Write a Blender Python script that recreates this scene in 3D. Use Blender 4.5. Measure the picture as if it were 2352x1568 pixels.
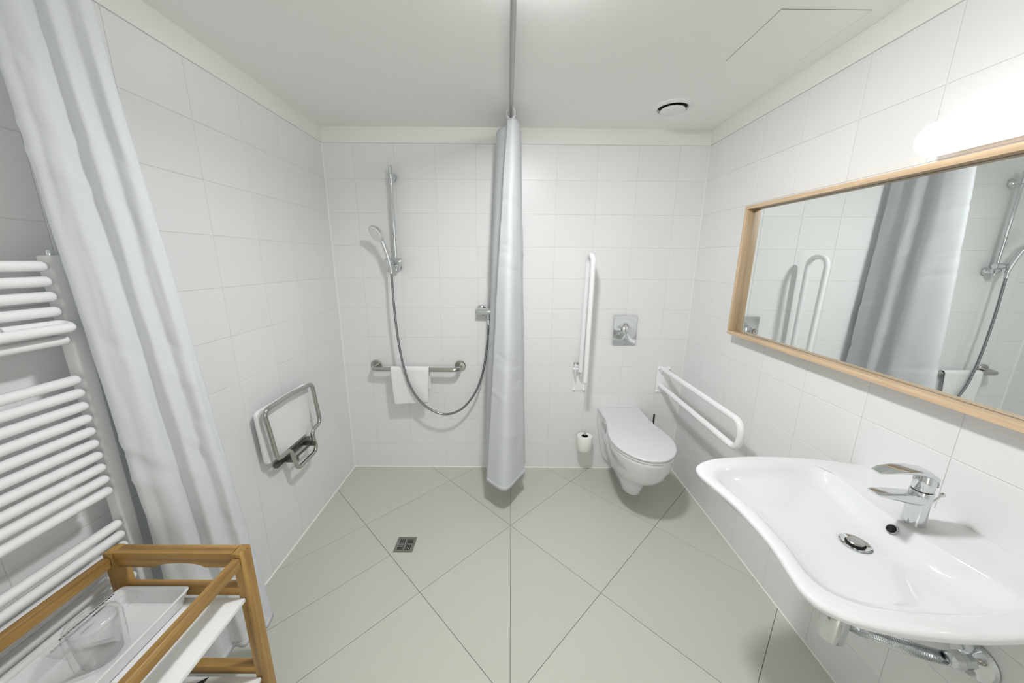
import bpy, bmesh, math, random
from mathutils import Vector, Matrix, noise
random.seed(7)
for o in list(bpy.data.objects): bpy.data.objects.remove(o)
S = bpy.context.scene
COL = S.collection
PI = math.pi

# ------------------------------------------------------------------ camera
F, PITCH, YAW, ROLL = 800.74, 0.2279, 0.0037, 0.0080
cam = bpy.data.objects.new('camera', bpy.data.cameras.new('camera'))
COL.objects.link(cam)
fw = Vector((math.sin(YAW)*math.cos(PITCH), math.cos(YAW)*math.cos(PITCH), -math.sin(PITCH)))
rt = Vector((math.cos(YAW), -math.sin(YAW), 0)); up = rt.cross(fw)
rr = math.cos(ROLL)*rt + math.sin(ROLL)*up; uu = -math.sin(ROLL)*rt + math.cos(ROLL)*up
m = Matrix((rr, uu, -fw)).transposed().to_4x4(); m.translation = (1.1589, -2.3345, 1.5077)
cam.matrix_world = m
cam.data.sensor_width = 36; cam.data.lens = F*36/2352; cam.data.clip_start = 0.01
S.camera = cam

# ------------------------------------------------------------------ world, exposure
w = bpy.data.worlds.new('world'); S.world = w; w.use_nodes = True
w.node_tree.nodes['Background'].inputs[0].default_value = (0.95, 0.94, 0.86, 1)
w.node_tree.nodes['Background'].inputs[1].default_value = 1.9  # warm fill added from behind the camera, entering by the doorway
pl = bpy.data.lights.new('doorway_fill', 'AREA'); pl.shape = 'RECTANGLE'; pl.size = 0.95; pl.size_y = 2.04; pl.cycles.is_portal = True  # portal for the added fill light, no daylight source is known
po = bpy.data.objects.new('doorway_fill', pl); COL.objects.link(po); po.location = (1.215, -3.15, 1.02); po.rotation_euler = (math.pi/2, 0, 0)
S.view_settings.view_transform = 'Standard'; S.view_settings.look = 'None'
S.view_settings.gamma = 1; S.view_settings.use_curve_mapping = False
S.view_settings.exposure = 0.36
CEIL_LAMP = 280.0      # emission of the round ceiling lamp's opal cover
MIRROR_LAMP = 0.78     # emission of the opal lamp above the mirror
LAMP_TINT = (1.0, 1.0, 1.0)
S.cycles.max_bounces = 10; S.cycles.diffuse_bounces = 7; S.cycles.glossy_bounces = 6
S.cycles.transmission_bounces = 8; S.cycles.transparent_max_bounces = 12
S.cycles.caustics_reflective = False; S.cycles.caustics_refractive = False
S.cycles.sample_clamp_indirect = 6
S.cycles.use_denoising = True

# ------------------------------------------------------------------ room numbers (metres)
XR = 2.367; YF = -3.10; ZC = 2.285; ZT = 2.1958
ROW = 0.2008; ZJ = 1.9947; TW = 0.25

# ------------------------------------------------------------------ materials
def mat(name, col, rough=0.4, metal=0.0, spec=0.5, bump=0.0, bscale=30, var=0.0, vscale=8, coat=0.0, objvar=0.0):
    M = bpy.data.materials.new(name); M.use_nodes = True
    nt = M.node_tree; b = nt.nodes['Principled BSDF']
    b.inputs['Base Color'].default_value = (*col, 1); b.inputs['Roughness'].default_value = rough
    b.inputs['Metallic'].default_value = metal; b.inputs['Specular IOR Level'].default_value = spec
    b.inputs['Coat Weight'].default_value = coat
    tc = nt.nodes.new('ShaderNodeTexCoord')
    if var or objvar:
        n = nt.nodes.new('ShaderNodeTexNoise'); n.inputs['Scale'].default_value = vscale; n.inputs['Detail'].default_value = 4
        nt.links.new(tc.outputs['Object'], n.inputs['Vector'])
        r = nt.nodes.new('ShaderNodeMapRange'); r.inputs['To Min'].default_value = 1-var; r.inputs['To Max'].default_value = 1+var
        nt.links.new(n.outputs['Fac'], r.inputs['Value'])
        src = r.outputs['Result']
        if objvar:
            oi = nt.nodes.new('ShaderNodeObjectInfo')
            r2 = nt.nodes.new('ShaderNodeMapRange'); r2.inputs['To Min'].default_value = 1-objvar; r2.inputs['To Max'].default_value = 1+objvar
            nt.links.new(oi.outputs['Random'], r2.inputs['Value'])
            mu = nt.nodes.new('ShaderNodeMath'); mu.operation = 'MULTIPLY'
            nt.links.new(src, mu.inputs[0]); nt.links.new(r2.outputs['Result'], mu.inputs[1]); src = mu.outputs[0]
        v = nt.nodes.new('ShaderNodeVectorMath'); v.operation = 'SCALE'; v.inputs[0].default_value = col
        nt.links.new(src, v.inputs['Scale']); nt.links.new(v.outputs['Vector'], b.inputs['Base Color'])
    if bump:
        n2 = nt.nodes.new('ShaderNodeTexNoise'); n2.inputs['Scale'].default_value = bscale; n2.inputs['Detail'].default_value = 3
        nt.links.new(tc.outputs['Object'], n2.inputs['Vector'])
        bp = nt.nodes.new('ShaderNodeBump'); bp.inputs['Strength'].default_value = bump; bp.inputs['Distance'].default_value = 0.002
        nt.links.new(n2.outputs['Fac'], bp.inputs['Height']); nt.links.new(bp.outputs['Normal'], b.inputs['Normal'])
    return M

def wood(name, c1, c2, axis, rough=0.45, scale=60):
    M = mat(name, c1, rough); nt = M.node_tree; b = nt.nodes['Principled BSDF']
    tc = nt.nodes.new('ShaderNodeTexCoord'); mp = nt.nodes.new('ShaderNodeMapping')
    s = [1, 1, 1]; s[axis] = 0.045; mp.inputs['Scale'].default_value = s
    n = nt.nodes.new('ShaderNodeTexNoise'); n.inputs['Scale'].default_value = scale; n.inputs['Detail'].default_value = 6
    n2 = nt.nodes.new('ShaderNodeTexNoise'); n2.inputs['Scale'].default_value = 7
    cr = nt.nodes.new('ShaderNodeValToRGB')
    cr.color_ramp.elements[0].color = (*c2, 1); cr.color_ramp.elements[0].position = 0.3
    cr.color_ramp.elements[1].color = (*c1, 1); cr.color_ramp.elements[1].position = 0.65
    ad = nt.nodes.new('ShaderNodeMath'); ad.operation = 'MULTIPLY_ADD'; ad.inputs[1].default_value = 0.35
    nt.links.new(tc.outputs['Object'], mp.inputs['Vector']); nt.links.new(mp.outputs['Vector'], n.inputs['Vector'])
    nt.links.new(tc.outputs['Object'], n2.inputs['Vector'])
    sb = nt.nodes.new('ShaderNodeMath'); sb.operation = 'SUBTRACT'; sb.inputs[1].default_value = 0.17
    nt.links.new(n2.outputs['Fac'], ad.inputs[0]); nt.links.new(n.outputs['Fac'], ad.inputs[2])
    nt.links.new(ad.outputs[0], sb.inputs[0]); nt.links.new(sb.outputs[0], cr.inputs['Fac'])
    nt.links.new(cr.outputs['Color'], b.inputs['Base Color'])
    return M

def emit(name, col, strength):
    M = bpy.data.materials.new(name); M.use_nodes = True; nt = M.node_tree
    b = nt.nodes['Principled BSDF']; b.inputs['Base Color'].default_value = (0.9, 0.9, 0.9, 1)
    b.inputs['Emission Color'].default_value = (*col, 1); b.inputs['Emission Strength'].default_value = strength
    return M

def fabric(name, col, trans=0.3, bump=0.15, bscale=900):
    M = mat(name, col, 0.75, spec=0.2, bump=bump, bscale=bscale); nt = M.node_tree
    b = nt.nodes['Principled BSDF']; out = nt.nodes['Material Output']
    t = nt.nodes.new('ShaderNodeBsdfTranslucent'); t.inputs['Color'].default_value = (*col, 1)
    mx = nt.nodes.new('ShaderNodeMixShader'); mx.inputs['Fac'].default_value = trans
    nt.links.new(b.outputs[0], mx.inputs[1]); nt.links.new(t.outputs[0], mx.inputs[2]); nt.links.new(mx.outputs[0], out.inputs['Surface'])
    return M

def clear(name, glossy=0.1, col=(0.97, 0.98, 0.98)):
    M = bpy.data.materials.new(name); M.use_nodes = True; nt = M.node_tree; nt.nodes.clear()
    out = nt.nodes.new('ShaderNodeOutputMaterial')
    tr = nt.nodes.new('ShaderNodeBsdfTransparent'); tr.inputs['Color'].default_value = (*col, 1)
    gl = nt.nodes.new('ShaderNodeBsdfGlossy'); gl.inputs['Roughness'].default_value = 0.12
    lw = nt.nodes.new('ShaderNodeLayerWeight'); lw.inputs['Blend'].default_value = glossy
    mx = nt.nodes.new('ShaderNodeMixShader')
    nt.links.new(lw.outputs['Facing'], mx.inputs['Fac']); nt.links.new(tr.outputs[0], mx.inputs[1]); nt.links.new(gl.outputs[0], mx.inputs[2])
    nt.links.new(mx.outputs[0], out.inputs['Surface'])
    return M

M_TILE = mat('wall_tile', (0.785, 0.79, 0.793), 0.34, spec=0.35, bump=0.06, bscale=9, var=0.006, vscale=5, objvar=0.012)
M_GROUT = mat('wall_grout', (0.76, 0.76, 0.755), 0.85, bump=0.3, bscale=300, var=0.05)
M_PAINT = mat('wall_paint', (0.82, 0.825, 0.79), 0.8, bump=0.1, bscale=220, var=0.01)
M_CEIL = mat('ceiling_paint', (0.885, 0.895, 0.87), 0.85, bump=0.08, bscale=200, var=0.01)
M_FLOOR = mat('floor_tile', (0.55, 0.56, 0.505), 0.33, bump=0.05, bscale=14, var=0.02, vscale=3, objvar=0.02)
M_FGROUT = mat('floor_grout', (0.20, 0.20, 0.18), 0.9, bump=0.3, bscale=300, var=0.15)
M_CAULK = mat('caulk', (0.83, 0.83, 0.80), 0.45, var=0.01)
M_CERAMIC = mat('ceramic', (0.74, 0.75, 0.77), 0.07, coat=0.3, var=0.004)
M_SEAT = mat('seat_plastic', (0.69, 0.695, 0.71), 0.22, var=0.004)
M_CHROME = mat('chrome', (0.72, 0.74, 0.76), 0.06, 1.0, bump=0.02, bscale=20)
M_STEEL = mat('brushed_steel', (0.50, 0.50, 0.47), 0.22, 1.0, bump=0.05, bscale=120)
M_HOSE = mat('hose_metal', (0.27, 0.285, 0.30), 0.3, 1.0)
M_DARKST = mat('dark_steel', (0.20, 0.195, 0.175), 0.35, 1.0)
M_WHITE = mat('white_enamel', (0.86, 0.87, 0.88), 0.18, var=0.004)
M_RAD = mat('radiator_enamel', (0.75, 0.76, 0.77), 0.2, var=0.004)
M_PLASTIC = mat('white_plastic', (0.82, 0.83, 0.84), 0.35, var=0.005)
M_BLACK = mat('black_plastic', (0.02, 0.02, 0.022), 0.4, var=0.05)
M_VOID = mat('dark_void', (0.012, 0.012, 0.01), 0.9, var=0.05)
M_ALU = mat('aluminium', (0.42, 0.42, 0.40), 0.3, 1.0, bump=0.04, bscale=90)
M_MIRROR = mat('mirror_glass', (0.90, 0.93, 0.92), 0.005, 1.0)
M_OAK = [wood('oak_grain_'+'xyz'[i], (0.70, 0.52, 0.35), (0.56, 0.40, 0.25), i, scale=90) for i in range(3)]
M_BAM = [wood('bamboo_grain_'+'xyz'[i], (0.42, 0.25, 0.075), (0.19, 0.10, 0.026), i, scale=55) for i in range(3)]
M_BOARD = mat('white_board', (0.80, 0.81, 0.82), 0.35, var=0.006)
M_CURT = fabric('curtain_fabric', (0.83, 0.845, 0.87), 0.40, bump=0.12, bscale=700)
M_TERRY = fabric('terry_cloth', (0.92, 0.925, 0.93), 0.1, bump=0.8, bscale=420)
M_PAPER = mat('paper', (0.84, 0.83, 0.80), 0.9, bump=0.3, bscale=120)
M_GLASS = clear('glass_clear', 0.16, (0.994, 0.998, 0.996))
M_FILM = clear('plastic_film', 0.07, (0.998, 0.999, 0.999))
M_LAMP1 = emit('ceiling_lamp_opal', LAMP_TINT, CEIL_LAMP)
M_LAMP2 = emit('mirror_lamp_opal', (1.0, 0.99, 0.965), MIRROR_LAMP)
M_INK = mat('black_ink', (0.02, 0.02, 0.02), 0.6, var=0.05)
M_DOOR = mat('door_paint', (0.50, 0.50, 0.48), 0.4, var=0.02)

# ------------------------------------------------------------------ helpers
def link(o, parent=None):
    COL.objects.link(o)
    if parent is not None: o.parent = parent
    return o
def tag(o, label=None, cat=None, group=None, kind=None):
    if label: o['label'] = label
    if cat: o['category'] = cat
    if group: o['group'] = group
    if kind: o['kind'] = kind
    return o
def empty(name, loc, label, cat, group=None, kind=None):
    o = bpy.data.objects.new(name, None); o.location = loc; o.empty_display_size = 0.05
    link(o); return tag(o, label, cat, group, kind)
def finish(bm, name, mt, parent=None, smooth=False, angle=None):
    """bm is in world coordinates; a part's mesh is shifted into its thing's frame"""
    bmesh.ops.recalc_face_normals(bm, faces=bm.faces[:])
    off = Vector((0, 0, 0))
    p = parent
    while p is not None: off += p.location; p = p.parent
    if parent is None:
        lo = Vector((1e9,)*3); hi = -lo
        for v in bm.verts:
            for i in range(3): lo[i] = min(lo[i], v.co[i]); hi[i] = max(hi[i], v.co[i])
        off = Vector(((lo.x+hi.x)/2, (lo.y+hi.y)/2, lo.z))
    bmesh.ops.translate(bm, verts=bm.verts[:], vec=-off)
    me = bpy.data.meshes.new(name); bm.to_mesh(me); bm.free()
    if smooth:
        for p_ in me.polygons: p_.use_smooth = True
        if angle is not None: me.set_sharp_from_angle(angle=math.radians(angle))
    me.materials.append(mt)
    o = bpy.data.objects.new(name, me); link(o, parent)
    if parent is None: o.location = off
    return o
def bbox(bm, lo, hi, bev=0.0, seg=2):
    r = bmesh.ops.create_cube(bm, size=1.0)
    vs = r['verts']
    for v in vs: v.co = Vector([(lo[i]+hi[i])/2 + v.co[i]*(hi[i]-lo[i]) for i in range(3)])
    if bev > 0:
        es = {e for v in vs for e in v.link_edges}
        bmesh.ops.bevel(bm, geom=list(es), offset=bev, segments=seg, profile=0.5, affect='EDGES')
    return bm
def box(name, lo, hi, mt, parent=None, bev=0.0, seg=2):
    bm = bmesh.new(); bbox(bm, lo, hi, bev, seg)
    return finish(bm, name, mt, parent, smooth=bev > 0, angle=35)
def round_path(pts, radii, n=8):
    """polyline with rounded corners"""
    pts = [Vector(p) for p in pts]; out = [pts[0]]
    if not isinstance(radii, (list, tuple)): radii = [radii]*len(pts)
    for i in range(1, len(pts)-1):
        a, b, c = pts[i-1], pts[i], pts[i+1]
        d1 = (a-b); d2 = (c-b); l1, l2 = d1.length, d2.length; d1.normalize(); d2.normalize()
        ang = d1.angle(d2); t = min(radii[i]/max(math.tan(ang/2), 1e-4), l1*0.499, l2*0.499)
        p0, p2 = b+d1*t, b+d2*t
        for k in range(n+1):
            s = k/n; out.append((1-s)**2*p0 + 2*s*(1-s)*b + s*s*p2)
    out.append(pts[-1]); return out
def smooth_path(pts, n=10, closed=False):
    pts = [Vector(p) for p in pts]; out = []
    N = len(pts); rng = range(N if closed else N-1)
    for i in rng:
        if closed: p0, p1, p2, p3 = pts[i-1], pts[i], pts[(i+1) % N], pts[(i+2) % N]
        else:
            p1, p2 = pts[i], pts[i+1]; p0 = pts[i-1] if i > 0 else p1*2-p2; p3 = pts[i+2] if i+2 < N else p2*2-p1
        for k in range(n):
            t = k/n
            out.append(0.5*((2*p1)+(p2-p0)*t+(2*p0-5*p1+4*p2-p3)*t*t+(3*p1-p0-3*p2+p3)*t**3))
    if not closed: out.append(pts[-1])
    return out
def tube(bm, path, r, seg=12, closed=False, caps=True):
    path = [Vector(p) for p in path]; n = len(path); rings = []
    rf = r if callable(r) else (lambda i: r)
    tprev = None; nrm = None
    for i, p in enumerate(path):
        if closed: t = path[(i+1) % n]-path[i-1]
        else: t = path[min(i+1, n-1)]-path[max(i-1, 0)]
        t.normalize()
        if nrm is None:
            a = Vector((0, 0, 1)) if abs(t.z) < 0.9 else Vector((1, 0, 0)); nrm = t.cross(a).normalized()
        else:
            nrm = (nrm - t*nrm.dot(t)).normalized()
        b = t.cross(nrm)
        rings.append([bm.verts.new(p+(nrm*math.cos(2*PI*k/seg)+b*math.sin(2*PI*k/seg))*rf(i)) for k in range(seg)])
    for i in range(n if closed else n-1):
        A, B = rings[i], rings[(i+1) % n]
        for k in range(seg): bm.faces.new((A[k], A[(k+1) % seg], B[(k+1) % seg], B[k]))
    if caps and not closed:
        bm.faces.new(rings[0][::-1]); bm.faces.new(rings[-1])
    return bm
def rounded_tube(bm, a, b, r, seg=14):
    """straight tube with hemispherical ends"""
    a, b = Vector(a), Vector(b); d = (b-a).normalized(); path = []; rad = []
    for k in range(5):
        t = PI/2*(1-k/4.0); path.append(a+d*(r-r*math.sin(t))); rad.append(max(r*math.cos(t), r*0.08))
    for k in range(5):
        t = PI/2*k/4.0; path.append(b-d*(r-r*math.sin(t))); rad.append(max(r*math.cos(t), r*0.08))
    return tube(bm, path, lambda i: rad[i], seg)
def lathe(bm, prof, centre, axis=(0, 0, 1), seg=32):
    """prof = [(radius, height along axis)]"""
    ax = Vector(axis).normalized(); a = Vector((0, 0, 1)) if abs(ax.z) < 0.9 else Vector((1, 0, 0))
    u = ax.cross(a).normalized(); v = ax.cross(u); c = Vector(centre); rings = []
    for r, h in prof:
        if r < 1e-6: rings.append([bm.verts.new(c+ax*h)])
        else: rings.append([bm.verts.new(c+ax*h+(u*math.cos(2*PI*k/seg)+v*math.sin(2*PI*k/seg))*r) for k in range(seg)])
    for A, B in zip(rings[:-1], rings[1:]):
        if len(A) == 1 and len(B) == 1: continue
        for k in range(seg):
            if len(A) == 1: bm.faces.new((A[0], B[k], B[(k+1) % seg]))
            elif len(B) == 1: bm.faces.new((A[k], A[(k+1) % seg], B[0]))
            else: bm.faces.new((A[k], A[(k+1) % seg], B[(k+1) % seg], B[k]))
    return bm
def loft(bm, rings, closed=True, cap0=True, cap1=True):
    R = [[bm.verts.new(Vector(p)) for p in ring] for ring in rings]
    for A, B in zip(R[:-1], R[1:]):
        n = len(A)
        for k in range(n if closed else n-1): bm.faces.new((A[k], A[(k+1) % n], B[(k+1) % n], B[k]))
    if cap0: bm.faces.new(R[0][::-1])
    if cap1: bm.faces.new(R[-1])
    return R
def lathe_obj(name, prof, centre, mt, parent=None, axis=(0, 0, 1), seg=32, angle=35):
    bm = bmesh.new(); lathe(bm, prof, centre, axis, seg); return finish(bm, name, mt, parent, True, angle)
def tube_obj(name, path, r, mt, parent=None, seg=14, closed=False):
    bm = bmesh.new(); tube(bm, path, r, seg, closed); return finish(bm, name, mt, parent, True, 50)
def prism(bm, pts, z0, z1, bev=0.0):
    """pts 2-D polygon (x, y) between two heights, with small chamfer on top"""
    a = [bm.verts.new((x, y, z0)) for x, y in pts]
    if bev > 0:
        cx = sum(p[0] for p in pts)/len(pts); cy = sum(p[1] for p in pts)/len(pts)
        b = [bm.verts.new((x, y, z1-bev)) for x, y in pts]
        ins = inset(pts, bev)
        c = [bm.verts.new((x, y, z1)) for x, y in ins]
        lv = [a, b, c]
    else:
        lv = [a, [bm.verts.new((x, y, z1)) for x, y in pts]]
    n = len(pts)
    for A, B in zip(lv[:-1], lv[1:]):
        for k in range(n): bm.faces.new((A[k], A[(k+1) % n], B[(k+1) % n], B[k]))
    bm.faces.new(lv[-1]); bm.faces.new(a[::-1])
def inset(pts, d):
    n = len(pts); out = []
    area = sum(pts[i][0]*pts[(i+1) % n][1]-pts[(i+1) % n][0]*pts[i][1] for i in range(n))
    sgn = 1 if area > 0 else -1
    for i in range(n):
        p0, p1, p2 = Vector(pts[i-1]), Vector(pts[i]), Vector(pts[(i+1) % n])
        e1 = (p1-p0).normalized(); e2 = (p2-p1).normalized()
        n1 = Vector((-e1.y, e1.x))*sgn; n2 = Vector((-e2.y, e2.x))*sgn
        k = n1+n2; dd = max(k.dot(n1), 0.2)
        out.append(tuple(p1+k*(d/dd)))
    return out
def clip(poly, a, b, c):
    """keep the side a*x+b*y<=c"""
    out = []
    for i in range(len(poly)):
        p, q_ = poly[i], poly[(i+1) % len(poly)]
        dp, dq = a*p[0]+b*p[1]-c, a*q_[0]+b*q_[1]-c
        if dp <= 0: out.append(p)
        if (dp < 0 < dq) or (dq < 0 < dp):
            t = dp/(dp-dq); out.append((p[0]+t*(q_[0]-p[0]), p[1]+t*(q_[1]-p[1])))
    res = []
    for p in out:
        if not res or (abs(p[0]-res[-1][0])+abs(p[1]-res[-1][1])) > 1e-5: res.append(p)
    if len(res) > 1 and abs(res[0][0]-res[-1][0])+abs(res[0][1]-res[-1][1]) < 1e-5: res.pop()
    return res
def polyarea(p): return abs(sum(p[i][0]*p[(i+1) % len(p)][1]-p[(i+1) % len(p)][0]*p[i][1] for i in range(len(p))))/2

# ================================================================== STRUCTURE
TT = 0.0018          # tile thickness above the grout bed; tile faces lie on x=0, x=XR, y=0, z=0
def struct(name, lo, hi, mt, label, cat='wall'):
    o = box(name, lo, hi, mt); tag(o, label, cat, kind='structure'); return o
wall_back = struct('wall_back', (-0.1, TT, -0.05), (XR+0.1, TT+0.1, ZC+0.05), M_GROUT, 'white tiled back wall behind the shower and toilet')
wall_left = struct('wall_left', (-0.1-TT, YF-0.1, -0.05), (-TT, TT, ZC+0.05), M_GROUT, 'white tiled left wall behind the folding shower seat')
wall_right = struct('wall_right', (XR+TT, YF-0.1, -0.05), (XR+TT+0.1, TT, ZC+0.05), M_GROUT, 'white tiled right wall carrying the mirror and washbasin')
bm = bmesh.new()      # unseen wall, its doorway opened to let the added fill light in
bbox(bm, (-0.004, YF-0.1, -0.05), (0.74, YF, ZC+0.05)); bbox(bm, (1.69, YF-0.1, -0.05), (XR+0.004, YF, ZC+0.05)); bbox(bm, (0.74, YF-0.1, 2.04), (1.69, YF, ZC+0.05))
wall_front = tag(finish(bm, 'wall_front', M_PAINT), 'plain white wall, unseen behind the viewpoint, with a doorway opened for fill light', 'wall', kind='structure')
floor = struct('floor', (-0.004, YF, -0.06), (XR+0.004, TT, -0.003), M_FGROUT, 'pale grey-green floor of large tiles laid diagonally', 'floor')
ceiling = struct('ceiling', (-0.004, YF, ZC), (XR+0.004, TT, ZC+0.06), M_CEIL, 'flat white painted ceiling', 'ceiling')

# --- wall tiles: one object each, meshes shared by size
_tm = {}
def tile_mesh(wd, ht):
    key = (round(wd, 4), round(ht, 4))
    if key not in _tm:
        bm = bmesh.new(); g = 0.0010; b = 0.0008
        x, z = wd/2-g, ht/2-g
        a = [bm.verts.new(p) for p in ((-x, 0, -z), (x, 0, -z), (x, 0, z), (-x, 0, z))]
        m_ = [bm.verts.new(p) for p in ((-x, -TT+b, -z), (x, -TT+b, -z), (x, -TT+b, z), (-x, -TT+b, z))]
        x -= b; z -= b
        c = [bm.verts.new(p) for p in ((-x, -TT, -z), (x, -TT, -z), (x, -TT, z), (-x, -TT, z))]
        for A, B in ((a, m_), (m_, c)):
            for k in range(4): bm.faces.new((A[k], A[(k+1) % 4], B[(k+1) % 4], B[k]))
        bm.faces.new(c)
        bmesh.ops.recalc_face_normals(bm, faces=bm.faces[:])
        me = bpy.data.meshes.new('tile'); bm.to_mesh(me); bm.free(); me.materials.append(M_TILE); _tm[key] = me
    return _tm[key]
zs = [ZT] + [ZJ-k*ROW for k in range(10)] + [0.002]
def lines(start, step, lo, hi):
    v = [lo]; k = math.ceil((lo-start)/step-1e-6); x = start+k*step
    while x < hi-1e-4:
        if x > lo+1e-3: v.append(x)
        x += step
    v.append(hi); return v
def tile_wall(wall, us, place, rot):
    for u0, u1 in zip(us[:-1], us[1:]):
        for z1, z0 in zip(zs[:-1], zs[1:]):
            o = bpy.data.objects.new('tile', tile_mesh(u1-u0, z1-z0)); link(o, wall)
            p = Vector(place((u0+u1)/2, (z0+z1)/2)); o.location = p-wall.location
            o.rotation_euler = (random.uniform(-.0012, .0012), 0, rot+random.uniform(-.0012, .0012))
tile_wall(wall_back, lines(0.1865, TW, 0.0, XR), lambda u, z: (u, TT, z), 0)
tile_wall(wall_left, lines(-0.6695, TW, YF, 0.0), lambda u, z: (-TT, u, z), PI/2)
tile_wall(wall_right, lines(-0.4785, TW, YF, 0.0), lambda u, z: (XR+TT, u, z), -PI/2)

# --- floor tiles: 45 degree squares, cut at walls and along the middle joint
FX, FY, FD = 1.1657, -0.5915, 0.8453
HG = 0.0010
def floor_piece(poly):
    poly = clip(poly, -1, 0, 0); poly = clip(poly, 1, 0, XR) if len(poly) > 2 else []
    poly = clip(poly, 0, 1, 0) if len(poly) > 2 else []
    poly = clip(poly, 0, -1, -YF) if len(poly) > 2 else []
    if len(poly) < 3 or polyarea(poly) < 0.0012: return
    poly = inset(poly, HG)
    bm = bmesh.new(); prism(bm, poly, -0.003, 0.0, 0.0008)
    finish(bm, 'floor_tile', M_FLOOR, floor)
for i in range(-5, 6):
    for j in range(-8, 4):
        if (i+j) % 2 == 0: continue
        cx, cy = FX+i*FD/2, FY+j*FD/2
        d = FD/2; poly = [(cx-d, cy), (cx, cy-d), (cx+d, cy), (cx, cy+d)]
        # (diamond centres sit half-way between the measured joints)
        cxs = [p[0] for p in poly]
        pieces = [poly]
        if min(cxs) < FX-0.01 and max(cxs) > FX+0.01:
            pieces = [clip(poly, 1, 0, FX), clip(poly, -1, 0, -FX)]
        if i == -2 and j == -1:      # tile beside the drain is cut for the fall of the floor
            c0 = 0.53+0.814
            pieces = [q2 for pc in pieces for q2 in (clip(pc, 1, -1, c0), clip(pc, -1, 1, -c0))]
        for pc in pieces:
            if len(pc) > 2: floor_piece(pc)

# --- painted band above the tiles, caulk joints
trim_1 = struct('trim_1', (0.0, -0.005, ZT+0.001), (XR, 0.004, ZC), M_PAINT, 'white painted band above the back wall tiles', 'trim')
trim_2 = struct('trim_2', (-0.004, YF, ZT+0.001), (0.005, -0.005, ZC), M_PAINT, 'white painted band above the left wall tiles', 'trim')
trim_3 = struct('trim_3', (XR-0.005, YF, ZT+0.001), (XR+0.004, -0.005, ZC), M_PAINT, 'white painted band above the right wall tiles', 'trim')
def caulk(name, a, b, n1, n2, label, s=0.006):
    a, b, n1, n2 = map(Vector, (a, b, n1, n2)); bm = bmesh.new()
    loft(bm, [[p, p+n1*s, p+n1*s*.35+n2*s*.35, p+n2*s] for p in (a, b)])
    o = finish(bm, name, M_CAULK); tag(o, label, 'trim', kind='structure')
caulk('trim_4', (0, 0, 0), (0, 0, ZT), (1, 0, 0), (0, -1, 0), 'white sealant joint in the corner left of the shower')
caulk('trim_5', (XR, 0, 0), (XR, 0, ZT), (-1, 0, 0), (0, -1, 0), 'white sealant joint in the corner right of the toilet', 0.004)
caulk('trim_6', (0, 0, 0), (XR, 0, 0), (0, -1, 0), (0, 0, 1), 'white sealant joint along the foot of the back wall', 0.005)
caulk('trim_7', (0, YF, 0), (0, 0, 0), (1, 0, 0), (0, 0, 1), 'white sealant joint along the foot of the left wall')
caulk('trim_8', (XR, YF, 0), (XR, 0, 0), (-1, 0, 0), (0, 0, 1), 'white sealant joint along the foot of the right wall', 0.004)
d1 = tag(box('door_1', (0.745, YF-0.96, 0.005), (0.785, YF-0.04, 2.03), M_DOOR, bev=0.003), 'unseen grey painted door, added standing open behind the viewpoint', 'door', kind='structure')
tube_obj('door_handle', round_path([(0.785, YF-0.89, 1.02), (0.84, YF-0.89, 1.02), (0.84, YF-0.77, 1.02)], 0.02), 0.009, M_STEEL, d1)
floor_out = struct('floor_hall', (-0.3, YF-1.6, -0.06), (XR+0.3, YF-0.001, -0.003), M_DOOR, 'grey floor of the hall outside the doorway', 'floor')

# ================================================================== CEILING THINGS
# round ceiling lamp (just above the picture's top edge)
LX, LY = 1.24, -1.29
cl = empty('ceiling_lamp', (LX, LY, ZC), 'round opal ceiling lamp in the middle of the ceiling', 'lamp')
lathe_obj('trim_ring', [(0.090, 0), (0.112, 0), (0.112, -0.005), (0.103, -0.009), (0.086, -0.007), (0.082, -0.002)], (LX, LY, ZC), M_WHITE, cl, seg=48)
lathe_obj('lamp_shade', [(0.080, -0.001), (0.080, -0.012), (0.073, -0.019), (0.045, -0.024), (0, -0.026)], (LX, LY, ZC), M_LAMP1, cl, seg=48)

# extractor vent
v = empty('ceiling_vent', (1.985, -0.315, ZC), 'round white ceiling vent with dark ring gap', 'vent')
V0 = (1.985, -0.315, ZC)
lathe_obj('outer_ring', [(0.098, 0), (0.098, -0.006), (0.085, -0.012), (0.076, -0.010), (0.070, -0.001), (0.0705, 0)], V0, M_PLASTIC, v, seg=48)
lathe_obj('duct', [(0.0, -0.0006), (0.0712, -0.0006), (0.0712, -0.0002), (0.0, -0.0002)], V0, M_VOID, v, seg=48)
lathe_obj('disc', [(0.0, -0.008), (0.048, -0.008), (0.060, -0.014), (0.061, -0.019), (0.05, -0.024), (0, -0.025)], V0, M_PLASTIC, v, seg=48)
lathe_obj('stem', [(0.008, 0), (0.008, -0.012)], V0, M_STEEL, v, seg=12)

# access hatch
hx0, hx1, hy0, hy1 = 2.005, 2.288, -1.03, -0.742
h = empty('ceiling_hatch', ((hx0+hx1)/2, (hy0+hy1)/2, ZC), 'flat square access hatch in the ceiling near the vent', 'hatch')
box('gap_shade_plate', (hx0-0.0022, hy0-0.0022, ZC-0.0008), (hx1+0.0022, hy1+0.0022, ZC), mat('hatch_gap_shade', (0.30, 0.30, 0.28), 0.9, var=0.05), h)  # no real recess: gap shade is painted as a dark plate behind the panel
box('panel', (hx0, hy0, ZC-0.0022), (hx1, hy1, ZC-0.0004), M_CEIL, h, bev=0.0005, seg=1)
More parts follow.
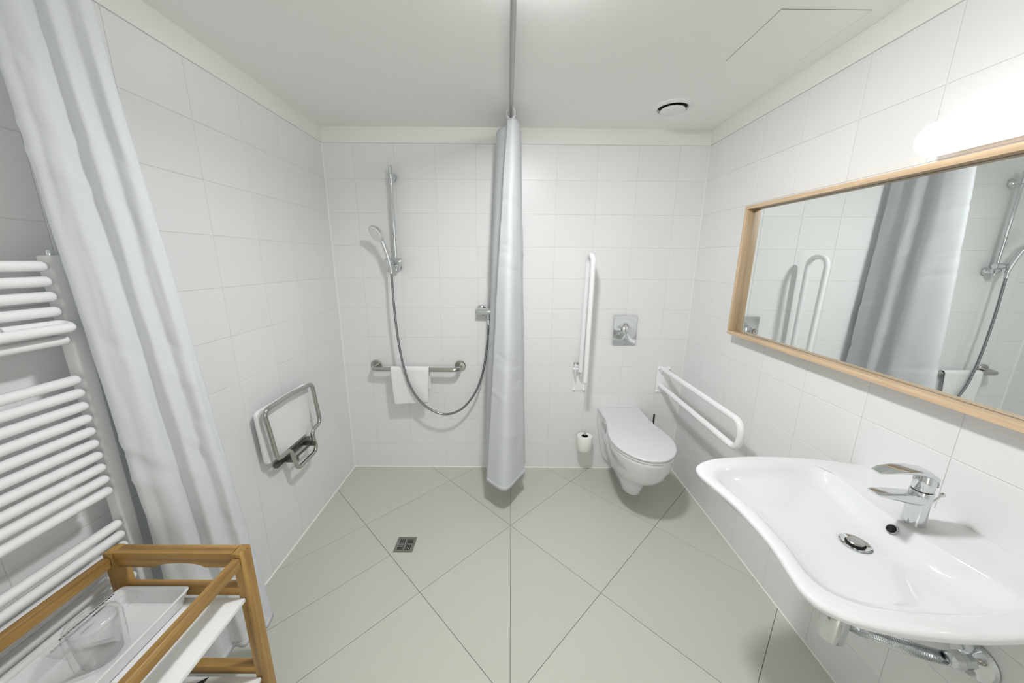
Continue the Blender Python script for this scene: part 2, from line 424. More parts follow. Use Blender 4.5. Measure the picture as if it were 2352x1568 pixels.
# ================================================================== CURTAIN ROD AND CURTAINS
RZ = 2.245; RY = -1.43
rod = empty('curtain_rod', (1.152, 0, RZ), 'grey metal curtain rod running under the ceiling', 'curtain rod')
tube_obj('rail', round_path([(1.148, -0.004, RZ), (1.163, RY, RZ), (0.004, RY, RZ)], 0.12, 10), 0.0098, M_ALU, rod, 16)
for c, ax in (((1.148, 0, RZ), (0, -1, 0)), ((0, RY, RZ), (1, 0, 0))):
    lathe_obj('flange', [(0, 0), (0.028, 0), (0.028, 0.006), (0.014, 0.010), (0.014, 0.02), (0, 0.02)], c, M_ALU, rod, ax, 24)
tube_obj('hanger', [(1.163, -1.30, RZ), (1.163, -1.30, ZC)], 0.006, M_ALU, rod, 10)

def curtain(name, label, top, bot, z0, z1, ease=1.0, sub=10, rows=70, wr=0.004, thick=0.0016, seed=0, mid=None, hooks=()):
    """sheet between a plan path at the rod (top) and a plan path at the hem (bot)"""
    A = smooth_path([(x, y, 0) for x, y in top], sub); B = smooth_path([(x, y, 0) for x, y in bot], sub)
    n = len(A); bm = bmesh.new(); g = []
    rnd = random.Random(seed)
    wr_z = [(rnd.uniform(0.05, 0.95), rnd.uniform(0, 1), rnd.uniform(0.06, 0.16), rnd.choice((-1, 1))) for _ in range(46)]
    for r in range(rows+1):
        s = r/rows; z = z1+(z0-z1)*s; e = s**ease; row = []
        for k in range(n):
            p = A[k].lerp(B[k], e)
            t = (A[min(k+1, n-1)].lerp(B[min(k+1, n-1)], e)-A[max(k-1, 0)].lerp(B[max(k-1, 0)], e)).normalized()
            nr = Vector((-t.y, t.x, 0)); u = k/(n-1); d = 0
            for (cz, cu, wd, sg) in wr_z:      # short horizontal creases left from folding
                du = (u-cu)/wd; dz = (s-cz-0.02*du)/0.006
                if abs(du) < 2 and abs(dz) < 3: d += sg*0.6*math.exp(-dz*dz-du*du)
            d += 0.8*noise.noise(Vector((u*9+seed, s*5, 0.3)))+0.35*noise.noise(Vector((u*26, s*16+seed, 1.7)))
            row.append(bm.verts.new(p+nr*d*wr*min(1, s*6+0.1)+Vector((0, 0, z))))
        g.append(row)
    for r in range(rows):
        for k in range(n-1): bm.faces.new((g[r][k], g[r][k+1], g[r+1][k+1], g[r+1][k]))
    bx = sum(p.x for p in B)/n; by = sum(p.y for p in B)/n
    root = empty(name, (bx, by, z0), label, 'curtain', 'shower curtains')
    hem_pts = [[v_.co.copy() for v_ in g[r]] for r in (rows-1, rows)]
    lowrow = [v_.co.copy() for v_ in g[rows]]
    o = finish(bm, 'curtain_cloth', M_CURT, root, True)
    md = o.modifiers.new('thick', 'SOLIDIFY'); md.thickness = thick; md.offset = 0
    # stitched hem along the bottom
    bm = bmesh.new()
    lo = [bm.verts.new(p-Vector((0, 0, 0.0015))) for p in lowrow]; hi = [bm.verts.new(p+Vector((0, 0, 0.024))) for p in lowrow]
    for k in range(n-1): bm.faces.new((lo[k], lo[k+1], hi[k+1], hi[k]))
    hm = finish(bm, 'hem', M_CURT, root, True); md = hm.modifiers.new('thick', 'SOLIDIFY'); md.thickness = thick*2.6; md.offset = 0
    for hx, hy in hooks:       # rings that carry it on the rod
        ax = Vector((0, 1, 0)) if abs(hx-1.15) < 0.08 else Vector((1, 0, 0))
        sd = ax.cross(Vector((0, 0, 1)))
        c = Vector((hx, hy, RZ-0.011))
        path = [c+(sd*math.cos(2*PI*k/20)+Vector((0, 0, 1))*1.25*math.sin(2*PI*k/20))*0.021 for k in range(20)]
        tube_obj('ring', path, 0.0022, M_PLASTIC, root, 6, True)
    return root
# curtain gathered at the back wall between shower and toilet
curtain('shower_curtain', 'white shower curtain gathered at the back wall left of the toilet',
        [(1.135, -0.36), (1.165, -0.375), (1.19, -0.335), (1.197, -0.29), (1.178, -0.25), (1.197, -0.22), (1.207, -0.18), (1.186, -0.15), (1.208, -0.10), (1.205, -0.04), (1.188, -0.075), (1.14, -0.112), (1.075, -0.13), (1.085, -0.22), (1.15, -0.31)],
        [(1.014, -0.420), (1.128, -0.512), (1.215, -0.40), (1.252, -0.33), (1.212, -0.285), (1.235, -0.25), (1.262, -0.20), (1.218, -0.165), (1.25, -0.11), (1.238, -0.035), (1.205, -0.08), (1.12, -0.118), (1.0, -0.14), (1.004, -0.28), (1.10, -0.40)],
        0.175, 2.205, ease=0.9, sub=9, rows=150, wr=0.006, seed=3, hooks=[(1.151, y) for y in (-0.36, -0.325, -0.29, -0.25, -0.21, -0.17, -0.13)])
# curtain gathered at the left wall beside the radiator
def bunch(base, sd):      # folds laid along the bunch (s) and across it (d)
    return [(base[0]+0.69*a+0.72*b, base[1]+0.72*a-0.69*b) for a, b in sd]
curtain('shower_curtain', 'white shower curtain gathered at the left wall beside the towel radiator',
        [(0.03, -1.36), (0.05, -1.41), (0.045, -1.45), (0.085, -1.47)]+bunch((0.125, -1.535), [(0, 0), (0.022, 0.009), (0.046, 0.012), (0.068, -0.006), (0.086, 0.008), (0.108, -0.006), (0.13, 0.006), (0.15, 0.0)]),
        [(0.02, -1.24), (0.05, -1.34), (0.04, -1.38), (0.08, -1.41)]+bunch((0.125, -1.455), [(0, 0), (0.034, 0.014), (0.070, 0.016), (0.104, -0.012), (0.130, 0.008), (0.165, -0.016), (0.198, -0.010), (0.227, -0.050)]),
        0.165, 2.205, ease=1.0, sub=9, rows=120, wr=0.005, seed=11, hooks=[(x, RY) for x in (0.05, 0.085, 0.12, 0.15, 0.18, 0.21, 0.24)])

# ================================================================== SHOWER
sr = empty('shower_rail', (0.422, 0, 1.42), 'chrome vertical shower rail on the back wall with sliding holder', 'shower rail')
RXs, RYs = 0.424, -0.052
tube_obj('rail', [(RXs, RYs, 1.44), (RXs, RYs, 2.062)], 0.0105, M_CHROME, sr, 18)
for z in (2.0, 1.462):
    lathe_obj('wall_bracket', [(0, 0), (0.024, 0), (0.026, 0.008), (0.022, 0.016), (0.013, 0.022), (0.013, 0.052), (0.0, 0.054)], (RXs, 0, z), M_CHROME, sr, (0, -1, 0), 24)
    lathe_obj('collar', [(0.0107, -0.014), (0.0145, -0.012), (0.0145, 0.012), (0.0107, 0.014)], (RXs, RYs, z), M_CHROME, sr, seg=20)
lathe_obj('slider', [(0, -0.052), (0.016, -0.052), (0.019, -0.046), (0.019, 0.046), (0.016, 0.052), (0, 0.052)], (0.415, -0.075, 1.498), M_CHROME, sr, (1, 0, 0), 24)
lathe_obj('knob', [(0, 0), (0.024, 0), (0.026, -0.012), (0.02, -0.024), (0, -0.028)], (0.428, -0.06, 1.478), M_CHROME, sr, (0, 0, 1), 24)

hs = empty('hand_shower', (0.372, -0.10, 1.52), 'chrome hand shower with pale round spray face in the holder', 'hand shower')
hp = smooth_path([(0.405, -0.098, 1.455), (0.397, -0.100, 1.50), (0.385, -0.105, 1.555), (0.372, -0.115, 1.605), (0.362, -0.125, 1.632)], 6)
bm = bmesh.new(); nn = len(hp)
tube(bm, hp, lambda i: 0.0105+0.004*math.sin(PI*min(1, i/nn*1.1)), 16); finish(bm, 'handle', M_CHROME, hs, True, 50)
hd_ax = Vector((-0.46, -0.72, -0.52)).normalized(); hc = Vector((0.345, -0.135, 1.662))
bm = bmesh.new(); lathe(bm, [(0, -0.020), (0.028, -0.017), (0.046, -0.006), (0.053, 0.004), (0.053, 0.010), (0.050, 0.013), (0, 0.0132)], hc, hd_ax, 32); finish(bm, 'head', M_CHROME, hs, True, 35)
bm = bmesh.new(); lathe(bm, [(0, 0.013), (0.049, 0.0133), (0.046, 0.0165), (0, 0.018)], hc, hd_ax, 32); finish(bm, 'spray_face', M_PLASTIC, hs, True, 35)

hose_pts = smooth_path([(0.405, -0.1, 1.457), (0.408, -0.105, 1.322), (0.411, -0.11, 1.226), (0.419, -0.115, 1.071), (0.432, -0.12, 0.942), (0.454, -0.126, 0.809), (0.482, -0.130, 0.704), (0.522, -0.130, 0.617), (0.577, -0.128, 0.549), (0.642, -0.125, 0.501), (0.712, -0.122, 0.48), (0.78, -0.118, 0.492), (0.84, -0.113, 0.528), (0.891, -0.108, 0.587), (0.93, -0.103, 0.652), (0.957, -0.098, 0.722), (0.975, -0.093, 0.788), (0.992, -0.088, 0.878), (1.004, -0.082, 0.98), (1.012, -0.076, 1.07), (1.014, -0.072, 1.13)], 6)
ho = empty('shower_hose', (0.706, -0.09, 0.45), 'grey flexible metal shower hose hanging in a deep loop', 'hose')
tube_obj('hose_tube', hose_pts, 0.0074, M_HOSE, ho, 12)
for k in (0, -1):
    a, b = hose_pts[k], hose_pts[1 if k == 0 else -2]; d = (b-a).normalized()
    tube_obj('coupling', [a, a+d*0.035], 0.0098, M_CHROME, ho, 14)

mx = empty('shower_mixer', (1.03, 0, 1.14), 'chrome shower mixer on the back wall half hidden by the curtain', 'mixer')
for x in (0.957, 1.097):
    lathe_obj('flange', [(0, 0), (0.036, 0), (0.036, 0.008), (0.026, 0.014), (0.017, 0.016), (0.017, 0.045), (0, 0.045)], (x, 0, 1.18), M_CHROME, mx, (0, -1, 0), 28)
tube_obj('body', [(0.935, -0.05, 1.18), (1.13, -0.05, 1.18)], 0.0215, M_CHROME, mx, 22)
lathe_obj('handle', [(0, 0), (0.026, 0), (0.026, 0.03), (0.02, 0.036), (0, 0.036)], (1.13, -0.05, 1.18), M_CHROME, mx, (1, 0, 0), 24)
tube_obj('outlet', [(1.014, -0.062, 1.165), (1.014, -0.071, 1.13)], 0.0105, M_CHROME, mx, 14)

gb = empty('grab_bar', (0.515, 0, 0.76), 'polished steel grab bar on the back wall under the shower', 'grab bar')
tube_obj('bar', round_path([(0.224, -0.006, 0.790), (0.224, -0.085, 0.788), (0.807, -0.085, 0.786), (0.807, -0.006, 0.789)], 0.055, 10), 0.0150, M_STEEL, gb, 18)
for x in (0.224, 0.807):
    lathe_obj('flange', [(0, 0), (0.038, 0), (0.0385, 0.006), (0.034, 0.011), (0.018, 0.012), (0.018, 0.016), (0, 0.016)], (x, 0, 0.79), M_STEEL, gb, (0, -1, 0), 32)

def towel():
    bm = bmesh.new(); nx, ny = 34, 60
    prof = []
    for k in range(ny+1):
        s = k/ny
        if s < 0.40: prof.append((-0.066+0.004*s, 0.64+(0.792-0.64)*s/0.40, 0))
        elif s < 0.52:
            a = PI*(s-0.40)/0.12; prof.append((-0.085+0.0195*math.cos(a), 0.790+0.0175*math.sin(a), 0))
        else:
            t = (s-0.52)/0.48; prof.append((-0.1048-0.004*math.sin(t*PI), 0.790-(0.790-0.553)*t, t))
    g = []
    for i in range(nx+1):
        u = i/nx; col = []
        for (y, z, t) in prof:
            x = 0.356+u*0.256+t*(0.012*(1-u)-0.010*u)
            dz = -0.010*t*(1-u)+0.012*t*max(0, u-0.6)*2
            dy = -0.006*t*math.sin(u*7.5+1)*(1 if t > 0 else 0)+0.003*noise.noise(Vector((u*7, z*14, 2)))*min(1, 5*t+0.1)
            col.append(bm.verts.new((x, y+min(dy, 0.001), z+dz)))
        g.append(col)
    for i in range(nx):
        for k in range(ny): bm.faces.new((g[i][k], g[i+1][k], g[i+1][k+1], g[i][k+1]))
    o = finish(bm, 'hand_towel', M_TERRY, None, True)
    tag(o, 'small white towel hung over the steel grab bar', 'towel')
    md = o.modifiers.new('thick', 'SOLIDIFY'); md.thickness = 0.004; md.offset = 0
towel()

# folding shower seat on the left wall
st = empty('folding_shower_seat', (0, -0.70, 0.45), 'folded shower seat with bent steel tube frame on the left wall', 'shower seat')
XSf = 0.072
fp = [(XSf, -0.70, 0.856), (XSf, -0.908, 0.852), (XSf, -0.886, 0.72), (XSf, -0.868, 0.590), (XSf, -0.772, 0.588), (XSf+.004, -0.742, 0.462), (XSf+.004, -0.562, 0.466), (XSf+.002, -0.590, 0.590), (XSf, -0.492, 0.600), (XSf, -0.528, 0.844)]
def round_closed(pts, r, n=7):
    pts = [Vector(p) for p in pts]; N = len(pts); out = []
    for i in range(N):
        a, b, c = pts[i-1], pts[i], pts[(i+1) % N]; d1, d2 = a-b, c-b; l1, l2 = d1.length, d2.length; d1.normalize(); d2.normalize()
        ang = d1.angle(d2)
        if ang > 3.0: out.append(b); continue
        t = min(r/math.tan(ang/2), l1*.45, l2*.45); p0, p2 = b+d1*t, b+d2*t
        for k in range(n+1):
            s = k/n; out.append((1-s)**2*p0+2*s*(1-s)*b+s*s*p2)
    return out
tube_obj('frame', round_closed(fp, 0.034), 0.0105, M_STEEL, st, 14, True)
bm = bmesh.new()
sl = [(-0.895, 0.575), (-0.540, 0.575), (-0.510, 0.845), (-0.915, 0.845)]
ring2 = []
R2 = round_closed([(0, y, z) for y, z in sl], 0.03, 6)
loft(bm, [[(0.028, p.y, p.z) for p in R2], [(0.038, p.y, p.z) for p in R2], [(0.042, p.y*0.985-0.0105, p.z*0.985+0.0107) for p in R2]])
finish(bm, 'seat_panel', M_PLASTIC, st, True, 40)
box('hinge_bar', (0.004, -0.812, 0.508), (0.026, -0.528, 0.532), M_DARKST, st, bev=0.004)
for y in (-0.742, -0.578):
    box('hinge_clamp', (0.022, y-0.011, 0.502), (0.084, y+0.011, 0.532), M_DARKST, st, bev=0.005)
tube_obj('hinge_pin', [(0.062, -0.748, 0.517), (0.062, -0.572, 0.517)], 0.006, M_DARKST, st, 10)

# floor drain
dx0, dx1, dy0, dy1 = 0.543, 0.645, -0.789, -0.685
dr = empty('floor_drain', (0.594, -0.737, 0), 'square slotted steel drain grate set in the floor', 'drain')
box('sump', (dx0+.004, dy0+.004, 0.0002), (dx1-.004, dy1-.004, 0.0006), M_VOID, dr)
bm = bmesh.new(); zz0, zz1 = 0.0002, 0.0022; fwid = 0.013
for lo, hi in (((dx0, dy0), (dx1, dy0+fwid)), ((dx0, dy1-fwid), (dx1, dy1)), ((dx0, dy0+fwid), (dx0+fwid, dy1-fwid)), ((dx1-fwid, dy0+fwid), (dx1, dy1-fwid))):
    bbox(bm, (*lo, zz0), (*hi, zz1))
mxx, myy = (dx0+dx1)/2, (dy0+dy1)/2
bbox(bm, (mxx-.003, dy0+fwid, zz0), (mxx+.003, dy1-fwid, zz1)); bbox(bm, (dx0+fwid, myy-.003, zz0), (mxx-.003, myy+.003, zz1)); bbox(bm, (mxx+.003, myy-.003, zz0), (dx1-fwid, myy+.003, zz1))
for qx, qy in ((0, 0), (0, 1), (1, 0), (1, 1)):
    ax0 = dx0+fwid if qx == 0 else mxx+.003; ax1 = mxx-.003 if qx == 0 else dx1-fwid
    ay0 = dy0+fwid if qy == 0 else myy+.003; ay1 = myy-.003 if qy == 0 else dy1-fwid
    vertical = (qx != qy)   # slots running away from the viewer
    L0, L1 = (ax0, ax1) if vertical else (ay0, ay1)
    stp = (L1-L0)/6.6
    for k in range(4):
        p = L0+stp*(1.9*k-0.0) if k else L0
        a, b = L0+k*stp*1.9-stp*0.05, L0+k*stp*1.9+stp*0.9
        if vertical: bbox(bm, (a, ay0, zz0), (min(b, L1), ay1, zz1))
        else: bbox(bm, (ax0, a, zz0), (ax1, min(b, L1), zz1))
finish(bm, 'grate', M_DARKST if False else mat('grate_steel', (0.33, 0.33, 0.30), 0.4, 1.0, bump=0.05, bscale=100), dr)

# ================================================================== TOILET GROUP
TX = 1.938
tl = empty('toilet', (TX, 0, 0.085), 'white wall-hung toilet with closed lid', 'toilet')
PEAR = [(0.0, 0.152), (-0.06, 0.150), (-0.13, 0.147), (-0.20, 0.147), (-0.26, 0.154), (-0.32, 0.168), (-0.38, 0.179), (-0.44, 0.184), (-0.50, 0.179), (-0.555, 0.163), (-0.605, 0.136), (-0.645, 0.103), (-0.672, 0.066), (-0.686, 0.030), (-0.688, 0.0)]
def sym_ring(half_, z): return [(TX+x, y, z) for x, y in half_]+[(TX-x, y, z) for x, y in half_[-2::-1]]
NP = 34
def resample(path, n):
    L = [0]
    for a, b in zip(path[:-1], path[1:]): L.append(L[-1]+(b-a).length)
    out = []; j = 0
    for k in range(n):
        t = L[-1]*k/(n-1)
        while j < len(L)-2 and L[j+1] < t: j += 1
        f_ = (t-L[j])/max(L[j+1]-L[j], 1e-9); out.append(path[j].lerp(path[j+1], f_))
    return out
RS = resample(smooth_path([(w_, y_, 0) for y_, w_ in PEAR], 6), NP)
def pear(z, ins_=0.0, yb=0.0):
    half_ = []
    for k, p in enumerate(RS):
        a, b = RS[max(k-1, 0)], RS[min(k+1, NP-1)]; t = (b-a).normalized(); nv = Vector((-t.y, t.x, 0))
        if nv.x < 0 and abs(nv.x) > 0.3: nv = -nv
        if k == NP-1: nv = Vector((0, -1, 0))
        elif nv.y > 0.3: nv = -nv
        q_ = p-nv*ins_; half_.append((max(q_.x, 0.0), min(q_.y, yb)))
    return sym_ring(half_, z)
def outline(z, tip, hw, hwb, ym, yb=0.0):
    L = []
    for k in range(10):
        t = k/10; e = t*t*(3-2*t); L.append((hwb+(hw-hwb)*e, yb+(ym-yb)*t))
    for k in range(NP-10):
        a = PI/2*k/(NP-11); L.append((hw*math.cos(a), ym+(tip-ym)*math.sin(a)))
    return sym_ring(L, z)
bm = bmesh.new()
loft(bm, [outline(0.085, -0.430, 0.048, 0.050, -0.36, -0.22), outline(0.094, -0.440, 0.061, 0.060, -0.36, -0.17), outline(0.15, -0.456, 0.072, 0.075, -0.36, -0.06),
          outline(0.205, -0.470, 0.083, 0.090, -0.37, -0.016), outline(0.228, -0.505, 0.093, 0.097, -0.39, -0.012), outline(0.25, -0.562, 0.115, 0.104, -0.42, -0.010),
          outline(0.28, -0.608, 0.138, 0.112, -0.44, -0.008), outline(0.32, -0.640, 0.157, 0.122, -0.45, -0.006), outline(0.36, -0.658, 0.168, 0.132, -0.45, -0.004),
          pear(0.41, 0.012, -0.003), pear(0.435, 0.006, -0.002), pear(0.448, 0.004, -0.001), pear(0.455, 0.008, -0.001)])
bowl = finish(bm, 'bowl', M_CERAMIC, tl, True, 60)
# hollow pockets in both flanks, as moulded in the ceramic
bm = bmesh.new()
for s_ in (-1, 1):
    r_ = bmesh.ops.create_uvsphere(bm, u_segments=28, v_segments=18, radius=1.0)
    for v_ in r_['verts']: v_.co = Vector((s_*0.172+v_.co.x*0.082, -0.145+v_.co.y*0.098, 0.245+v_.co.z*0.118))
cme = bpy.data.meshes.new('cut'); bm.to_mesh(cme); bm.free()
cut = bpy.data.objects.new('cut', cme); COL.objects.link(cut); cut.location = tl.location
md = bowl.modifiers.new('pocket', 'BOOLEAN'); md.operation = 'DIFFERENCE'; md.solver = 'EXACT'; md.object = cut
bpy.context.view_layer.update()
nm = bpy.data.meshes.new_from_object(bowl.evaluated_get(bpy.context.evaluated_depsgraph_get()))
bowl.modifiers.clear(); bowl.data = nm
nm.set_sharp_from_angle(angle=math.radians(50))
bpy.data.objects.remove(cut)
bm = bmesh.new()   # flange against the wall
FL = [(0.470, 0.153), (0.42, 0.151), (0.35, 0.146), (0.27, 0.136), (0.19, 0.121), (0.13, 0.104), (0.085, 0.08), (0.072, 0.05), (0.068, 0.0)]
fl_ = smooth_path([(w_, 0, z_) for z_, w_ in FL], 4)
def fl_ring(y, k): return [(TX+p.x*k, y, p.z) for p in fl_]+[(TX-p.x*k, y, p.z) for p in fl_[-2::-1]]
loft(bm, [fl_ring(-0.0005, 1.0), fl_ring(-0.018, 1.0), fl_ring(-0.026, 0.97), fl_ring(-0.028, 0.90)])
finish(bm, 'wall_flange', M_CERAMIC, tl, True, 50)
bm = bmesh.new()
loft(bm, [pear(0.4575, 0.005, -0.03), pear(0.4595, 0.001, -0.03), pear(0.4665, 0.001, -0.03), pear(0.4685, 0.005, -0.03)])
finish(bm, 'seat', M_SEAT, tl, True, 40)
bm = bmesh.new()
loft(bm, [pear(0.4715, 0.005, -0.001), pear(0.4735, 0.0, -0.001), pear(0.481, 0.0, -0.001), pear(0.4845, 0.003, -0.001), pear(0.4858, 0.010, -0.002)])
finish(bm, 'lid', M_SEAT, tl, True, 40)
for s_ in (-1, 1):
    lathe_obj('hinge', [(0, 0.0), (0.010, 0.0), (0.011, 0.006), (0.0, 0.007)], (TX+s_*0.150, -0.225, 0.472), M_SEAT, tl, (s_, 0, 0), 16)

fpl = empty('flush_plate', (1.934, 0, 0.953), 'chrome flush plate with a round button above the toilet', 'flush plate')
bm = bmesh.new(); N_ = 16; gx = []
for i in range(N_+1):
    row = []
    for j in range(N_+1):
        u, vv = i/N_*2-1, j/N_*2-1; r = math.hypot(u*0.8, vv)
        row.append(bm.verts.new((1.934+u*0.077, -0.012-0.006*math.exp(-r*r*5)-0.002*u*u, 1.0525+vv*0.0985)))
    gx.append(row)
for i in range(N_):
    for j in range(N_): bm.faces.new((gx[i][j], gx[i+1][j], gx[i+1][j+1], gx[i][j+1]))
edge = [e for e in bm.edges if e.is_boundary]
ex = bmesh.ops.extrude_edge_only(bm, edges=edge)
for e_ in ex['geom']:
    if isinstance(e_, bmesh.types.BMVert): e_.co.y = 0.0
finish(bm, 'plate', M_CHROME, fpl, True, 40)
lathe_obj('button', [(0.0, 0.034), (0.018, 0.033), (0.030, 0.027), (0.033, 0.018), (0.033, 0.010)], (1.937, 0, 1.062), M_CHROME, fpl, (0, -1, 0), 32)

def support_rail(name, label, x, up_):
    zb = 0.605 if not up_ else 0.612
    root = empty(name, (x, 0, zb), label, 'grab rail', 'hinged support rails beside the toilet')
    px = x+0.02 if not up_ else x+0.0
    box('wall_plate', (px-0.045, -0.006, zb), (px+0.045, 0, zb+0.19), M_WHITE, root, bev=0.002)
    for sx in (-0.036, 0.036):
        for dz in (0.012, 0.178):
            lathe_obj('bolt', [(0, 0.014), (0.005, 0.013), (0.008, 0.010), (0.008, 0.0)], (px+sx, -0.004, zb+dz), M_WHITE, root, (0, -1, 0), 12)
    if not up_:
        for dz in (0.055, 0.165):
            box('hinge_lug', (px-0.03, -0.03, zb+dz-0.012), (px-0.0, -0.004, zb+dz+0.012), M_WHITE, root, bev=0.004)
        z1, z0 = zb+0.182, zb+0.060
        path = round_path([(x, -0.018, z1), (x, -0.882, z1+0.012), (x, -0.882, z0-0.004), (x, -0.022, z0-0.002)], 0.062, 12)
        tube_obj('rail_tube', path, 0.0158, M_WHITE, root, 16)
    else:
        for s in (-1, 1):
            box('hinge_cheek', (x-0.022+s*0.02-0.004, -0.07, zb+0.13), (x-0.022+s*0.02+0.004, -0.004, zb+0.22), M_WHITE, root, bev=0.003)
        lathe_obj('pivot', [(0, -0.032), (0.010, -0.032), (0.010, 0.032), (0, 0.032)], (x-0.022, -0.045, zb+0.175), M_WHITE, root, (1, 0, 0), 16)
        lathe_obj('pivot', [(0, -0.03), (0.008, -0.03), (0.008, 0.03), (0, 0.03)], (x-0.022, -0.05, zb+0.215), M_STEEL, root, (1, 0, 0), 14)
        xt = x+0.006
        path = round_path([(xt-0.012, -0.062, zb+0.16), (xt, -0.068, 1.545), (xt, -0.208, 1.545), (xt-0.004, -0.190, zb+0.13)], 0.07, 12)
        tube_obj('rail_tube', path, 0.0158, M_WHITE, root, 16)
        lathe_obj('end_cap', [(0, -0.012), (0.010, -0.010), (0.0155, 0.0), (0, 0.001)], (xt-0.004, -0.190, zb+0.13), M_PLASTIC, root, (0, 0, 1), 16)
    return root
support_rail('support_rail', 'white support rail folded down right of the toilet', 2.212, False)
support_rail('support_rail', 'white support rail folded up against the wall left of the toilet', 1.642, True)

tph = empty('paper_holder', (1.690, 0, 0.19), 'slim chrome upright paper holder on the back wall', 'paper holder')
lathe_obj('wall_mount', [(0, 0), (0.012, 0), (0.012, 0.006), (0.006, 0.008), (0.006, 0.07), (0, 0.07)], (1.690, 0, 0.186), M_CHROME, tph, (0, -1, 0), 16)
tube_obj('post', [(1.690, -0.075, 0.180), (1.690, -0.075, 0.318)], 0.0065, M_CHROME, tph, 12)
lathe_obj('finial', [(0, 0.012), (0.007, 0.010), (0.009, 0.004), (0.007, 0), (0, 0)], (1.690, -0.075, 0.316), M_CHROME, tph, seg=14)
lathe_obj('rest', [(0, 0.196), (0.03, 0.196), (0.03, 0.200), (0, 0.200)], (1.690, -0.075, 0.0), M_CHROME, tph, seg=20)
bm = bmesh.new(); lathe(bm, [(0.024, 0.0), (0.053, 0.0), (0.055, 0.003), (0.055, 0.097), (0.053, 0.100), (0.024, 0.100), (0.0235, 0.05), (0.024, 0.0)], (1.690, -0.075, 0.2005), (0, 0, 1), 36)
ro = finish(bm, 'paper_roll', M_PAPER, None, True, 40); tag(ro, 'white toilet paper roll on the upright holder left of the toilet', 'paper roll')
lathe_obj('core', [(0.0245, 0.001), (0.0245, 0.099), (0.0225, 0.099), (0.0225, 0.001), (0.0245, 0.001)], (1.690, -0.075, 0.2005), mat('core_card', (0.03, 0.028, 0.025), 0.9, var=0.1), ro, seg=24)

br = empty('toilet_brush', (2.158, -0.095, 0), 'toilet brush with dark upright handle behind the toilet', 'toilet brush')
lathe_obj('holder', [(0, 0), (0.040, 0), (0.042, 0.004), (0.042, 0.20), (0.036, 0.20), (0.036, 0.01), (0, 0.01)], (2.158, -0.095, 0.0), M_PLASTIC, br, seg=28)
tube_obj('handle', [(2.158, -0.095, 0.02), (2.158, -0.095, 0.478)], 0.0062, mat('brush_handle', (0.06, 0.06, 0.06), 0.3, 0.6, var=0.05), br, 14)
lathe_obj('brush_head', [(0, 0.015), (0.026, 0.02), (0.03, 0.05), (0.026, 0.085), (0, 0.09)], (2.158, -0.095, 0.0), M_PLASTIC, br, seg=20)

# ================================================================== MIRROR AND LAMP
my0, my1, mz0, mz1 = -2.12, -0.512, 1.138, 1.778
XM = XR-0.055; t_ = 0.018
mir = empty('wall_mirror', (XR, (my0+my1)/2, mz0), 'wide mirror in a pale oak box frame above the washbasin', 'mirror')
box('frame_bottom', (XM, my0, mz0), (XR, my1, mz0+t_), M_OAK[1], mir, bev=0.0015)
box('frame_top', (XM, my0, mz1-t_), (XR, my1, mz1), M_OAK[1], mir, bev=0.0015)
box('frame_side', (XM, my1-t_, mz0+t_), (XR, my1, mz1-t_), M_OAK[2], mir, bev=0.0015)
box('frame_side', (XM, my0, mz0+t_), (XR, my0+t_, mz1-t_), M_OAK[2], mir, bev=0.0015)
box('glass', (XR-0.020, my0+t_+0.001, mz0+t_+0.001), (XR-0.014, my1-t_-0.001, mz1-t_-0.001), M_MIRROR, mir)
box('backing', (XR-0.013, my0+t_, mz0+t_), (XR-0.001, my1-t_, mz1-t_), M_VOID, mir)

ly0, ly1, lz = -1.80, -1.255, 1.836
lm = empty('wall_lamp', (XR, (ly0+ly1)/2, 1.79), 'glowing capsule-shaped wall lamp above the mirror', 'lamp')
box('base', (XR-0.022, ly0+0.04, lz-0.03), (XR, ly1-0.04, lz+0.03), M_WHITE, lm, bev=0.004)
bm = bmesh.new(); rounded_tube(bm, (XR-0.062, ly0, lz), (XR-0.062, ly1, lz), 0.0445, 24)
finish(bm, 'opal_cover', M_LAMP2, lm, True)

# ================================================================== WASHBASIN
BZ = 0.832; BY = -1.532
bs = empty('washbasin', (2.08, BY, 0.70), 'white wall-hung washbasin with a shallow bowl and curved front', 'washbasin')
half = [(XR, 0.275), (2.33, 0.287), (2.27, 0.305), (2.17, 0.320), (2.05, 0.325), (1.95, 0.318), (1.86, 0.300), (1.80, 0.265), (1.783, 0.225), (1.788, 0.175), (1.801, 0.11), (1.808, 0.05)]
def sym(h_): return [(x, BY+y) for x, y in h_]+[(x, BY-y*0.925) for x, y in reversed(h_)]
def resample(path, n):
    L = [0]
    for a, b in zip(path[:-1], path[1:]): L.append(L[-1]+(b-a).length)
    out = []; j = 0
    for k in range(n):
        t = L[-1]*k/(n-1)
        while j < len(L)-2 and L[j+1] < t: j += 1
        f_ = (t-L[j])/max(L[j+1]-L[j], 1e-9); out.append(path[j].lerp(path[j+1], f_))
    return out
NB = 120
o_open = resample(smooth_path([(x, y, 0) for x, y in sym(half)], 8), NB)
back = [Vector((XR, o_open[-1].y+(o_open[0].y-o_open[-1].y)*k/21, 0)) for k in range(1, 21)]
OUT = o_open+back
hi_ = [(2.205, 0.06), (2.215, 0.13), (2.225, 0.19), (2.21, 0.245), (2.16, 0.266), (2.05, 0.272), (1.95, 0.264), (1.88, 0.248), (1.838, 0.215), (1.828, 0.17), (1.838, 0.11), (1.846, 0.05)]
i_open = resample(smooth_path([(x, y, 0) for x, y in sym(hi_)], 8), NB)
iback = [i_open[-1].lerp(i_open[0], k/21) for k in range(1, 21)]
INN = i_open+iback
DC = Vector((2.098, BY-0.006, 0))
def scl(P, c, k, z): return [Vector((c.x+(p.x-c.x)*k, c.y+(p.y-c.y)*k, z)) for p in P]
